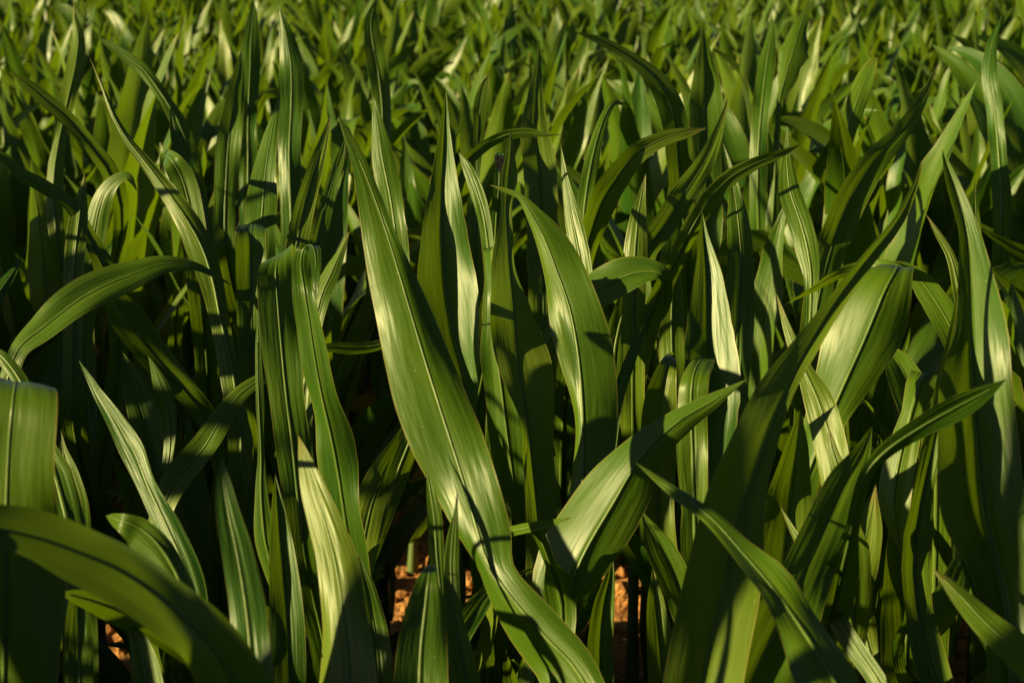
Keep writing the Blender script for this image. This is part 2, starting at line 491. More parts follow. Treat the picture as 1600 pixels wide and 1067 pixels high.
plant('AA', 'maize plant behind the lower left blades, its blue-green blade bending up to the right', (-0.398, 2.16))
lf('AA', 1.62, 1.66, -0.4, 0.4, [(225,880,15,15),(268,762,20,22),(318,700,20,20),(345,655,16,16),(372,618,12,12),(398,598,10,9),(416,590,8,8),(445,588,0,0)])

plant('X', 'left edge maize plant with a blue-green blade arching over to the right')
lf('X', 1.55, 1.60, -0.45, 0.45, [(5,620,12,12),(28,547,18,18),(67,512,25,25),(135,461,26,25),(203,430,22,22),(256,412,14,15),(304,416,7,7),(335,430,4,4),(364,447,0,0)], bulge=0.15)
lf('X', 1.50, 1.53, 0.3, 0.2, [(122,920,20,20),(115,800,25,25),(105,740,18,18),(98,700,6,6),(95,670,0,0)])
lf('X', 1.58, 1.64, -0.4, 0.2, [(-40,530,12,12),(-10,470,12,12),(10,440,10,9),(25,418,5,5),(34,400,0,0)])

plant('N', 'upright maize plant right of centre, sunlit along its right margin above a shadow')
lf('N', 1.66, 1.74, 0.75, 0.7, [(1095,970,40,40),(1098,830,33,40),(1105,700,38,42),(1110,600,42,49),(1108,520,37,38),(1104,430,20,25),(1099,370,7,9),(1097,330,0,0)])
lf('N', 1.58, 1.60, -0.2, 0.2, [(1085,800,20,22),(1082,700,25,25),(1080,640,22,25),(1082,595,20,26),(1090,570,14,24,.02),(1102,560,8,16,.05),(1118,578,0,0,.07)], ang=0)
lf('N', 1.62, 1.66, 0.3, 0.3, [(1172,730,10,8),(1165,640,8,8),(1160,590,3,3),(1158,560,0,0)])
lf('N', 1.52, 1.54, 0.4, 0.1, [(1090,1010,20,20),(1058,915,24,24),(1032,855,24,20),(1012,818,8,8),(1000,795,0,0)])

plant('AR', 'dark maize plant behind the centre blades, its rounded blade top bent backwards', (0.195, 2.24))
lf('AR', 1.68, 1.70, 0.2, 0.3, [(1028,780,25,25),(1028,690,28,30),(1032,620,24,26),(1042,575,14,15),(1050,555,5,5,.03),(1055,580,0,0,.06)])
lf('AR', 1.66, 1.72, 0.4, 0.4, [(950,720,10,10),(963,630,10,10),(984,565,9,9),(1003,515,6,6),(1020,470,0,0)])

plant('O', 'maize plant with a broad blade folded over, its thin tip poking out left')
lf('O', 1.56, 1.58, -0.95, 0.1, [(1262,740,30,25),(1306,630,44,32),(1350,532,62,50),(1382,455,52,44),(1399,424,30,28,.01),(1402,416,25,26,.03),(1396,420,20,24,.06),(1360,417,10,14,.09),(1310,428,9,9,.09),(1268,452,8,7,.07),(1228,475,0,0,.05)], ang=[26,25,24,22,20,20,10,-65,-75,-60,-60], bulge=0.05)

plant('AK', 'maize plant behind the right hand blades with small sunlit hanging tips')
lf('AK', 1.46, 1.44, -0.6, 0.4, [(1425,640,18,20),(1405,720,26,28),(1397,780,24,28),(1402,830,12,14),(1411,868,0,0)], ang=0)
lf('AK', 1.44, 1.50, 0.4, 0.2, [(1420,970,8,8),(1430,900,8,18),(1438,855,9,18),(1448,800,6,10),(1455,750,3,4),(1459,700,0,0)])
lf('AK', 1.52, 1.46, -0.3, -0.3, [(1500,880,15,15),(1480,930,25,22),(1455,970,28,24),(1435,995,16,14),(1425,1008,0,0)], bulge=0.3)
lf('AK', 1.64, 1.66, -0.3, 0.4, [(1535,630,20,20),(1490,520,22,22),(1455,460,22,20),(1430,430,16,14),(1400,415,8,8),(1370,415,0,0)])
lf('AK', 1.56, 1.60, 0.2, 0.2, [(1510,540,10,10),(1497,450,9,10),(1485,400,7,7),(1465,365,5,5),(1447,335,0,0)])

plant('W', 'left maize plant with a long thin-tipped blade snaking up left above a crumpled blade')
lf('W', 1.80, 1.95, -0.1, -0.45, [(375,660,22,14),(362,570,22,10),(345,500,18,14),(333,440,22,16),(317,390,26,18),(293,345,20,18),(262,300,14,14),(228,255,10,10),(200,220,7,7),(178,182,5,5),(163,145,3,3),(140,90,0,0)], amp=0.006)
lf('W', 1.74, 1.68, 0.3, -0.3, [(345,740,10,10),(325,658,16,16),(290,610,20,20),(250,565,22,24),(215,520,26,26),(190,485,24,24),(175,463,12,14),(168,455,0,0)], amp=0.012, wave=2.2)

plant('AV', 'maize plant with a dark blade leaning far up right over the blurred rows')
lf('AV', 2.00, 2.10, 0.35, 0.1, [(1262,560,18,18),(1285,440,22,24),(1308,360,24,26),(1330,310,24,24),(1365,255,20,20),(1408,207,14,14),(1438,162,9,9),(1462,105,0,0)])
lf('AV', 1.82, 1.88, -0.3, 0.3, [(1265,520,8,8),(1268,440,12,12),(1262,390,20,18),(1250,345,20,18),(1235,300,18,16),(1230,260,12,10),(1230,235,5,5),(1229,196,0,0)], amp=0.007)

plant('AW', 'maize plant behind centre with several dark blades fanning out to the right')
lf('AW', 1.90, 1.98, 0.3, 0.3, [(980,470,15,15),(1008,397,18,16),(1040,350,20,18),(1072,300,20,18),(1100,255,14,16),(1122,205,7,8),(1139,150,0,0)])
lf('AW', 1.86, 1.84, 0.5, -0.4, [(1050,420,14,14),(1098,328,14,14),(1135,283,12,12),(1175,258,10,10),(1215,242,7,7),(1252,226,0,0)])
lf('AW', 1.94, 1.90, 0.6, -0.2, [(905,430,18,18),(935,330,22,22),(960,285,22,20),(995,240,16,16),(1040,215,10,12),(1070,208,8,10),(1105,200,0,0)])
lf('AW', 1.86, 1.88, -0.2, 0.2, [(990,480,18,18),(992,400,19,19),(997,340,13,13),(1003,300,6,6),(1009,272,0,0)])
lf('AW', 1.92, 1.96, -0.2, -0.2, [(1055,640,18,18),(1050,540,20,20),(1050,470,18,18),(1055,420,10,10),(1060,380,0,0)])

plant('AX', 'slim upright maize plant between the centre and the folded broad blade at right')
lf('AX', 1.82, 1.88, 0.3, 0.2, [(1148,600,22,22),(1155,480,24,24),(1158,400,22,20),(1153,340,16,16),(1146,290,7,8),(1136,250,4,4),(1129,222,0,0)])

plant('BB', 'maize plant behind centre with a straight dark spear and a bright bent blade')
lf('BB', 2.10, 2.20, 0.6, 0.1, [(850,490,22,22),(848,400,24,24),(846,330,26,26),(842,260,26,26),(837,200,22,20),(838,150,14,12),(841,100,5,5),(842,60,0,0)])
lf('BB', 2.02, 2.08, -0.4, 0.1, [(905,420,14,14),(915,310,12,12),(925,250,11,11),(938,200,8,8),(952,168,6,6),(962,160,4,4),(985,168,0,0)])

plant('CG', 'maize plant with a thin dark bowed blade beside a reddish withered leaf end')
lf('CG', 1.88, 1.86, 0.5, -0.3, [(695,345,12,12),(725,260,10,10),(755,230,8,9),(790,212,8,8),(830,208,7,7),(850,211,3,3),(880,211,0,0)])
lf('CG', 1.98, 2.05, -0.4, 0.2, [(625,420,18,18),(612,320,20,20),(598,250,18,18),(590,195,10,10),(583,150,0,0)])
lf('CG', 1.83, 1.80, 0.2, 0.2, [(772,430,10,10),(776,340,10,10),(780,290,9,9),(781,262,8,8,.01),(781,244,7,7,.02),(781,238,3,3,.04)], ang=0)
lf('CG*', 1.80, 1.78, 0.2, 0.2, [(781,243,9,9),(782,256,8,8),(784,270,4,4),(786,284,0,0)], ang=0)

plant('BM', 'upper left maize plant with a sunlit yellow-green spear and two darker blades')
lf('BM', 2.00, 2.08, -0.6, 0.3, [(402,430,22,22),(410,330,24,22),(414,275,20,20),(422,220,14,12),(430,180,6,6),(438,143,0,0)])
lf('BM', 1.88, 1.94, 0.3, 0.1, [(455,430,18,18),(470,350,17,17),(485,290,14,14),(500,240,10,10),(510,205,5,5),(518,176,0,0)])
lf('BM', 1.94, 1.98, 0.4, 0.2, [(486,430,15,15),(502,350,12,14),(518,290,10,10),(532,245,6,6),(541,212,0,0)])

plant('BT', 'upper left maize plant with a half-lit pointed blade and a ribbed curling blade')
lf('BT', 2.10, 2.18, 0.4, -0.4, [(325,420,16,16),(312,330,15,15),(297,280,16,14),(283,235,14,12),(272,195,7,6),(266,159,0,0)])
lf('BT', 1.96, 1.98, 0.2, 0.1, [(312,440,20,20),(300,340,22,20),(285,280,20,20),(268,250,16,14),(255,245,6,6,.05),(250,270,0,0,.1)])

plant('BP', 'upper left maize plant whose dark blade hooks over to the right')
lf('BP', 2.00, 1.98, -0.3, 0.4, [(138,450,18,18),(148,360,18,18),(160,310,16,16),(178,283,10,12),(200,275,6,8),(215,300,0,0)])
lf('BP', 1.92, 1.88, 0.3, -0.4, [(145,380,12,12),(110,320,11,11),(70,292,11,11),(30,270,9,9),(10,250,8,8),(-10,235,4,4),(-25,225,0,0)])
lf('BP', 1.88, 1.92, -0.3, -0.1, [(112,590,14,14),(115,460,17,17),(118,390,16,16),(125,330,14,12),(130,290,4,4),(132,270,0,0)])

plant('BA', 'blurred upper right maize plant with a pale torn ragged blade')
lf('BA', 2.66, 2.72, -0.3, 0.1, [(1210,290,8,8),(1216,170,4,8),(1226,125,12,18),(1238,85,24,27),(1248,50,14,18),(1258,20,6,7),(1266,-8,0,0)], jag=0.35)

plant('BF', 'blurred maize plant right of top centre with a dark blade drooping left')
lf('BF', 2.32, 2.26, 0.3, -0.2, [(1062,270,20,20),(1053,185,20,20),(1030,130,16,16),(985,90,10,10),(940,65,7,7),(898,50,0,0)])

plant('BH', 'blurred blue-green maize spear at the top edge left of centre')
lf('BH', 2.60, 2.68, 0.2, -0.3, [(590,280,15,15),(598,190,14,14),(592,120,15,16),(583,70,14,16),(580,30,9,10),(592,-10,0,0)])

plant('BI', 'blurred top left maize plant with three broad upright blades side by side')
lf('BI', 2.45, 2.52, 0.1, -0.2, [(388,280,15,15),(388,180,15,14),(391,110,16,16),(392,70,15,15),(395,30,8,8),(396,-5,0,0)])
lf('BI', 2.34, 2.40, 0.3, 0.1, [(352,320,18,16),(357,230,20,20),(366,160,15,15),(374,110,8,8),(378,75,0,0)])
lf('BI', 2.40, 2.46, -0.3, -0.1, [(455,340,16,16),(452,240,18,18),(455,170,18,19),(455,110,19,19),(448,60,12,12),(438,20,3,3),(436,5,0,0)])

plant('BL', 'blurred maize plant nearest the top left corner with a yellow-green spear')
lf('BL', 2.58, 2.66, -0.4, -0.2, [(92,220,8,12),(107,150,12,14),(118,100,14,14),(122,60,10,10),(117,30,4,4),(115,5,0,0)])
lf('BL', 2.40, 2.36, 0.3, -0.3, [(140,225,12,12),(105,185,12,12),(70,155,11,11),(40,130,8,8),(20,116,0,0)])

plant('BS', 'blurred upper left maize plant with one slim blade pointing to upper left')
lf('BS', 2.72, 2.76, 0.3, -0.4, [(258,155,9,9),(225,110,10,9),(195,88,8,8),(170,70,5,5),(152,58,0,0)])

plant('BY', 'right edge maize plant with a thin upright spear and a strap blade bending away')
lf('BY', 1.62, 1.68, 0.2, 0.2, [(1532,540,10,10),(1528,420,8,8),(1526,350,6,6),(1524,310,3,3),(1523,281,0,0)])
lf('BY', 1.80, 1.76, -0.3, 0.4, [(1660,450,12,12),(1615,405,12,12),(1580,385,9,9),(1550,368,5,5),(1534,360,0,0)])

plant('CO', 'blurred maize plant above centre with a blue-green hanging blade tip')
lf('CO', 2.32, 2.36, 0.2, 0.2, [(745,280,4,4),(748,200,8,10),(752,160,12,14),(758,130,6,8),(764,118,0,0)])
lf('W', 1.75, 1.78, 0.4, 0.3, [(265,810,22,22),(245,720,28,28),(225,650,26,26),(205,590,16,16),(192,550,0,0)])
lf('AA', 1.66, 1.68, -0.5, 0.3, [(258,760,6,6),(266,690,11,9),(262,640,15,13),(250,600,12,10),(238,570,4,4),(231,556,0,0)], amp=0.009)
lf('BM', 1.86, 1.86, 0.5, 0.3, [(395,580,22,22),(393,470,24,24),(392,400,24,24),(392,367,23,23),(394,352,19,19,.03),(396,354,10,10,.07),(398,385,0,0,.08)], ang=-3)
lf('AK', 1.66, 1.68, 0.6, 0.5, [(1455,700,26,26),(1428,620,30,28),(1405,570,24,20),(1385,545,8,8),(1374,537,0,0)])
lf('M', 1.40, 1.44, 0.6, 0.5, [(1440,780,16,16),(1462,680,17,15),(1478,600,15,13),(1490,530,10,9),(1498,460,4,4),(1500,415,0,0)], amp=0.010)
lf('Y', 1.68, 1.70, -0.6, 0.4, [(482,560,14,14),(500,470,16,14),(518,425,13,12),(534,390,6,6),(547,360,0,0)], amp=0.010)
lf('L', 1.50, 1.52, 0.7, 0.2, [(1215,1030,50,50),(1225,880,48,48),(1235,780,36,36),(1245,700,20,20),(1250,640,0,0)])
lf('AK', 1.50, 1.53, 0.7, 0.3, [(1420,1120,40,40),(1415,1000,38,38),(1405,900,26,26),(1398,830,10,10),(1396,795,0,0)])
lf('F', 1.25, 1.30, 0.6, 0.3, [(125,1120,24,22),(124,1020,24,22),(122,950,17,17),(120,890,0,0)])
lf('Y', 1.46, 1.50, 0.6, 0.2, [(455,1120,28,24),(450,980,28,26),(440,860,20,20),(433,780,8,8),(430,740,0,0)])
lf('AE', 1.36, 1.40, 0.5, 0.1, [(598,1120,22,18),(588,1000,24,20),(572,920,17,15),(560,865,0,0)])
lf('BA', 2.68, 2.74, -0.5, 0.3, [(1190,170,14,14),(1198,100,13,13),(1204,60,7,7),(1206,22,0,0)])
lf('BF', 2.42, 2.50, 0.6, 0.2, [(1105,280,24,24),(1103,180,26,26),(1102,120,20,20),(1100,70,8,8),(1099,38,0,0)])

plant('BV', 'blurred upper right maize plant with a pale blade leaning to the right')
lf('BV', 2.50, 2.54, -0.6, 0.4, [(1312,260,10,10),(1330,185,14,14),(1350,130,16,14),(1364,100,10,8),(1371,90,0,0)])

plant('BW', 'blurred maize plant near the upper right edge with a tall slim wavy blade')
lf('BW', 2.50, 2.56, -0.5, 0.4, [(1562,260,12,12),(1555,180,14,14),(1545,120,12,14),(1550,70,8,8),(1566,22,0,0)], amp=0.012)
lf('U', 1.62, 1.66, 0.5, 0.2, [(676,1010,16,16),(680,940,18,16),(683,880,15,13),(686,830,6,6),(687,795,0,0)])
lf('Q', 1.50, 1.54, 0.6, 0.2, [(942,1120,20,20),(938,1020,22,20),(943,950,17,16),(953,900,8,8),(958,865,0,0)])
lf('N', 1.54, 1.58, 0.6, 0.2, [(1040,1120,24,22),(1032,1020,22,22),(1024,940,14,14),(1020,885,0,0)])


def crom(P, n):
    P = np.asarray(P, float)
    seg = np.linalg.norm(np.diff(P[:, :2], axis=0), axis=1) + np.abs(np.diff(P[:, 4])) * 1500 + 2
    t = np.concatenate([[0], np.cumsum(seg ** 0.8)])
    m = np.zeros_like(P)
    m[1:-1] = (P[2:] - P[:-2]) / (t[2:] - t[:-2])[:, None]
    m[0] = (P[1] - P[0]) / (t[1] - t[0])
    m[-1] = (P[-1] - P[-2]) / (t[-1] - t[-2])
    x = np.linspace(0, t[-1], n)
    k = np.clip(np.searchsorted(t, x, side='right') - 1, 0, len(t) - 2)
    h = (t[k + 1] - t[k])[:, None]
    s = ((x - t[k])[:, None]) / h
    return ((2 * s**3 - 3 * s**2 + 1) * P[k] + (s**3 - 2 * s**2 + s) * h * m[k]
            + (-2 * s**3 + 3 * s**2) * P[k + 1] + (s**3 - s**2) * h * m[k + 1]), x / t[-1]


def hero_curves(leaf, n=44):
    key, d0, d1, kl, kr, rows, ang, jag, bulge, amp, wave = leaf
    R5 = [tuple(r) + (0.0,) * (5 - len(r)) for r in rows]
    C, v = crom(R5, n)
    C[:, 2:4] = np.maximum(C[:, 2:4], 0.0)
    d = (d0 + (d1 - d0) * v + C[:, 4]) * DS
    tan = np.gradient(C[:, :2], axis=0)
    tan /= np.maximum(np.linalg.norm(tan, axis=1, keepdims=True), 1e-6)
    if isinstance(ang, (list, tuple)):
        full = [(*r[:4], r[4] if len(r) > 4 else 0.0) for r in rows]
        full = [(f[0], f[1], a_, 0.0, f[4]) for f, a_ in zip(full, ang)]
        a = np.radians(crom(full, n)[0][:, 2])
        dr = np.stack([np.cos(a), np.sin(a)], 1)
    elif ang is None:
        dr = np.stack([-tan[:, 1], tan[:, 0]], 1)
    else:
        a = math.radians(ang)
        dr = np.tile([math.cos(a), math.sin(a)], (n, 1))
    M = unproj(C[:, 0], C[:, 1], d)
    mpp = d / FPX
    if isinstance(kl, tuple):
        kl = kl[0] + (kl[1] - kl[0]) * v
    if isinstance(kr, tuple):
        kr = kr[0] + (kr[1] - kr[0]) * v
    Lp = unproj(C[:, 0] - dr[:, 0] * C[:, 2], C[:, 1] - dr[:, 1] * C[:, 2], d - kl * C[:, 2] * mpp)
    Rp = unproj(C[:, 0] + dr[:, 0] * C[:, 3], C[:, 1] + dr[:, 1] * C[:, 3], d - kr * C[:, 3] * mpp)
    return M, Lp, Rp


def add_root(M, L, R, S, n=12):
    """Carry a blade from its first traced point back to its stalk."""
    P0 = M[0]
    T0 = (M[2] - M[0])
    T0 /= np.linalg.norm(T0)
    za = max(0.10, min(P0[2] - 0.20, 0.62))
    A = np.array([S[0], S[1], za])
    ln = np.linalg.norm(P0 - A)
    B1 = A + np.array([0, 0, 0.45 * ln])
    B2 = P0 - T0 * 0.40 * ln
    t = np.linspace(0, 1, n + 1)[:-1, None]
    X = (1 - t)**3 * A + 3 * (1 - t)**2 * t * B1 + 3 * (1 - t) * t**2 * B2 + t**3 * P0
    sc = 0.5 + 0.5 * (3 * t**2 - 2 * t**3)
    lo, ro = L[0] - M[0], R[0] - M[0]
    # margins never wider than a real sheath at the stalk
    wl, wr = max(np.linalg.norm(lo), 0.016), max(np.linalg.norm(ro), 0.016)
    lo, ro = lo / max(np.linalg.norm(lo), 1e-6), ro / max(np.linalg.norm(ro), 1e-6)
    w0 = 0.018
    Lw = w0 + (wl - w0) * t
    Rw = w0 + (wr - w0) * t
    return (np.vstack([X, M]), np.vstack([X + lo * Lw, L]), np.vstack([X + ro * Rw, R]), za)


# ------------------------------------------------------------------ grown plants
def grown_leaf(r, z0, length, width, az, th0, th1, p, twist, fold, n, kink=0.0):
    s = np.linspace(0, 1, n)
    th = th0 + th1 * s ** p
    if kink:
        k0 = r.uniform(0.50, 0.75)
        q_ = np.clip((s - k0) / 0.14, 0, 1)
        th = th0 + 0.25 * s + kink * (3 * q_ ** 2 - 2 * q_ ** 3)
    ds = length / (n - 1)
    hx = np.concatenate([[0], np.cumsum(np.sin(th[:-1]) * ds)])
    hz = np.concatenate([[0], np.cumsum(np.cos(th[:-1]) * ds)])
    side = r.uniform(-0.18, 0.18) * length * s ** 2
    ca, sa = math.cos(az), math.sin(az)
    M = np.stack([hx * ca - side * sa, hx * sa + side * ca, z0 + hz], 1)
    T = unit(np.gradient(M, axis=0))
    hor = np.array([-sa, ca, 0.0])
    nb = unit(np.cross(T, hor))            # blade's upper face
    X = unit(np.cross(nb, T))
    tw = twist * s ** 1.3
    X2 = X * np.cos(tw)[:, None] + nb * np.sin(tw)[:, None]
    N2 = unit(np.cross(X2, T))
    wp = np.where(s < 0.33, 0.50 + 0.50 * np.sin(s / 0.33 * math.pi / 2),
                  np.maximum(0, 1 - ((s - 0.33) / 0.67) ** 1.9) ** 0.95)
    hw = 0.5 * width * wp
    fo = fold * (1 - 0.55 * s)
    up = np.sign(np.sum(N2 * nb, axis=1))[:, None] * N2
    Lp = M - X2 * (hw * np.cos(fo))[:, None] + up * (hw * np.sin(fo))[:, None]
    Rp = M + X2 * (hw * np.cos(fo))[:, None] + up * (hw * np.sin(fo))[:, None]
    return M, Lp, Rp


def grown_plant(seed, n, nl=None, scale=1.0, spread=1.0):
    r = np.random.default_rng(seed)
    nl = nl or int(r.integers(9, 12))
    az0 = r.uniform(0, 6.28)
    out = []
    for i in range(nl):
        f = i / (nl - 1)
        az = az0 + i * math.pi + r.normal(0, 0.45)
        z0 = 0.07 + 0.44 * f ** 1.1
        length = (0.42 + 0.33 * math.sin(math.pi * min(1, 0.18 + 0.62 * f))) * r.uniform(0.70, 1.15)
        width = (0.080 + 0.045 * math.sin(math.pi * (0.15 + 0.6 * f))) * r.uniform(0.72, 1.12)
        th0 = math.radians((30 - 22 * f) * r.uniform(0.7, 1.3)) * spread
        th1 = math.radians(r.choice([18, 30, 45, 70, 110, 130], p=[.32, .27, .17, .12, .07, .05])) * (1.15 - 0.55 * f)
        p = r.uniform(1.4, 3.2)
        tw = r.normal(0, 1.1)
        kink = r.uniform(1.7, 2.6) if r.random() < 0.20 else 0.0
        out.append((grown_leaf(r, z0, length, width, az, th0, th1, p, tw, math.radians(r.uniform(18, 40)), n, kink),
                    int(r.integers(1, 1 << 30)), r.uniform(0.005, 0.013)))
    return out


GROUP_FRONT = 'tall maize plants in the foreground'
# gaps (x, y, half width, half height in the photograph's pixels) through which bare soil shows
SOIL_GAPS = [(977, 965, 17, 90), (180, 1045, 32, 32), (728, 915, 10, 24), (632, 940, 9, 12), (1505, 900, 22, 28), (428, 1045, 12, 20),
             (1490, 1000, 22, 50)]


def hides_soil(P):
    px, py, dd = proj(P)
    for (x, y, a, c) in SOIL_GAPS:
        if np.any((dd > 0) & (np.abs(px - x) < a + 4) & (np.abs(py - y) < c + 8)):
            return True
    return False


by_plant = {}
for l in LEAVES:
    by_plant.setdefault(l[0].rstrip('*'), []).append(l)

hero_xy = []
for hi, (key, leaves) in enumerate(by_plant.items()):
    label, xy = PL[key]
    curves = [hero_curves(l) for l in leaves]
    if xy is None:
        low = [c[0][0] for c in curves if c[0][2][2] > c[0][0][2] - 0.02] or [c[0][0] for c in curves]
        S = np.mean([p[:2] for p in low], axis=0)
    else:
        S = np.array(xy)
    hero_xy.append(S)
    root = plant_root(S[0], S[1], label, GROUP_FRONT)
    O = np.array([S[0], S[1], 0.0])
    top = 0.35
    for li, (l, (M, L, R)) in enumerate(zip(leaves, curves)):
        wither = l[0].endswith('*')
        sd = hi * 31 + li
        if wither:
            V, q, uv = blade(M - O, L - O, R - O, 6, seed=sd)
            w_ = link('withered_tip', mesh_from('withered_tip', V, q, uv, WITHER), o)
            w_['label'] = 'reddish striped withered leaf end'
            continue
        M, L, R, za = add_root(M, L, R, S)
        top = max(top, za + 0.04)
        V, q, uv = blade(M - O, L - O, R - O, 6, bulge=l[8], amp=l[9], seed=sd, jag=l[7] or (0.05 if sd % 4 == 1 else 0.0), wave=l[10])
        o = link('leaf', mesh_from('leaf', V, q, uv, LEAF), root)
        V, q = rib_tube(M - O, L - O, R - O)
        link('midrib', mesh_from('midrib', V, q, None, RIB), o)
    V, q = stalk_shape(top, 0.013, hi)
    link('stalk', mesh_from('stalk', V, q, None, STALK), root)
    # low old leaves of the same plant
    r = np.random.default_rng(900 + hi)
    for k in range(3):
      for attempt in range(12):
        c = grown_leaf(r, 0.08 + 0.08 * k, r.uniform(0.34, 0.46), r.uniform(0.055, 0.075), r.uniform(0, 6.28),
                       math.radians(r.uniform(25, 45)), math.radians(r.uniform(40, 100)), 1.8, r.normal(0, .5),
                       math.radians(25), 20)
        V, q, uv = blade(*c, 3, seed=hi * 7 + k)
        if hides_soil(V + O):
            continue
        link('leaf', mesh_from('leaf', V, q, uv, LEAF), root)
        break
hero_xy = np.array(hero_xy)

# ------------------------------------------------------------------ sun direction (low, from the left)
EL = math.radians(18)
AZ = math.radians(-100)           # clockwise from the view direction (+Y)
SUNV = np.array([math.sin(AZ) * math.cos(EL), math.cos(AZ) * math.cos(EL), math.sin(EL)])
# points the low sun reaches in the photograph: no tall plant grows on its path to them
SUNNY = [unproj(px, py, d * DS) for px, py, d in (
    (670, 620, 1.32), (850, 960, 1.27), (1030, 690, 1.42), (515, 880, 1.2), (40, 700, 1.13), (20, 640, 1.13), (75, 640, 1.13), (40, 780, 1.13), (720, 400, 1.75),
    (890, 560, 1.62), (900, 650, 1.6), (1545, 480, 1.3), (1345, 500, 1.55), (785, 700, 1.7), (515, 560, 1.54), (440, 620, 1.55),
    (1130, 470, 1.7), (1570, 1010, 1.08), (410, 850, 1.5), (320, 400, 1.85), (1230, 600, 1.2), (1345, 880, 1.37), (1395, 780, 1.45))]
for (wx, wy) in ((975, 980), (180, 1040), (728, 915), (632, 940), (1510, 900)):
    a_ = unproj(wx, wy, 1.0) - CAM
    SUNNY.append(CAM - a_ * CAM[2] / a_[2])


def in_sun_path(x, y, h, rad=0.14, pts=None):
    for P in pts or SUNNY:
        dx, dy = x - P[0], y - P[1]
        hx, hy = SUNV[0] / math.cos(EL), SUNV[1] / math.cos(EL)
        s = dx * hx + dy * hy
        if s < 0.12 or abs(-dx * hy + dy * hx) > rad:
            continue
        if P[2] + s * math.tan(EL) < h:
            return True
    return False


# ------------------------------------------------------------------ the rest of the crop
NT = 14
TEMPL = [grown_plant(100 + i, 24) for i in range(NT)]
t_leaf, t_rib, t_stalk = [], [], []
for i, T in enumerate(TEMPL):
    a, b = [], []
    for (c, sd, amp) in T:
        V, q, uv = blade(*c, 3, amp=amp, seed=sd, jag=0.10 if sd % 5 == 0 else 0.0)
        a.append(mesh_from('leaf', V, q, uv, LEAF))
        V, q = rib_tube(*c, k=5)
        b.append(mesh_from('midrib', V, q, None, RIB))
    t_leaf.append(a)
    t_rib.append(b)
    V, q = stalk_shape(0.53, 0.012, 50 + i, 0.02)
    t_stalk.append(mesh_from('stalk', V, q, None, STALK))

LOW = [[blade(*c, 1, amp=amp, seed=sd) for (c, sd, amp) in grown_plant(100 + i, 11)] for i in range(NT)]
ROW, STEP = 0.72, 0.215
cand = []
r = np.random.default_rng(21)
x0 = 0.224 + ROW / 2
for i in range(-30, 31):
    y = -2.2
    while y < 27:
        y += STEP * r.uniform(0.75, 1.25)
        x = x0 + i * ROW / 2 * 1.0 + r.normal(0, 0.06)
        if i % 2 and r.random() < 0.35:
            continue
        cand.append((x, y))
for k in range(130):                      # low growth between the front plants
    yy = r.uniform(1.75, 3.2)
    cand.append((r.uniform(-1, 1) * (0.27 * yy + 0.1), yy))
inf, out_ = [], []
for (x, y) in cand:
    if math.hypot(x, y) < 0.75:
        continue
    if abs(x) > 0.27 * max(y, 0) + 3.0:
        continue
    d = y * FWD[1]
    px, py, dd = proj(np.array([[x, y, 0.05], [x, y, 0.55], [x, y, 1.05]]))
    vis = dd[0] > 0.9 and np.any((px > -110) & (px < 1710) & (py > -60) & (py < 1130) & (dd > 0.6))
    if vis:
        inf.append((y, x))
    else:
        # no plant right beside the lens
        if 0.0 < y < 1.25 and abs(x) < 0.27 * y + 0.42:
            continue
        out_.append((y, x))
TALL_CASTERS = [(1.02, -0.98), (1.10, -1.10), (1.13, -0.95)]   # tall plants added out of view to shade the lower left blade
out_ += TALL_CASTERS
inf.sort()
budget = 300 - len(hero_xy)


def soil_window(x, y, s):
    """keep the few gaps open through which the photograph shows the soil"""
    for (wx, wy) in ((975, 980), (180, 1040), (728, 915), (632, 940), (1510, 900)):
        a = unproj(wx, wy, 1.0) - CAM
        t = -CAM[2] / a[2]
        g = CAM + a * t
        if (g[0] - x) ** 2 + (g[1] - y) ** 2 < 0.17 ** 2:
            return True
        for f in (0.75, 0.85, 0.93):
            p = CAM + a * t * f
            if (p[0] - x) ** 2 + (p[1] - y) ** 2 < 0.11 ** 2:
                return True
    return False


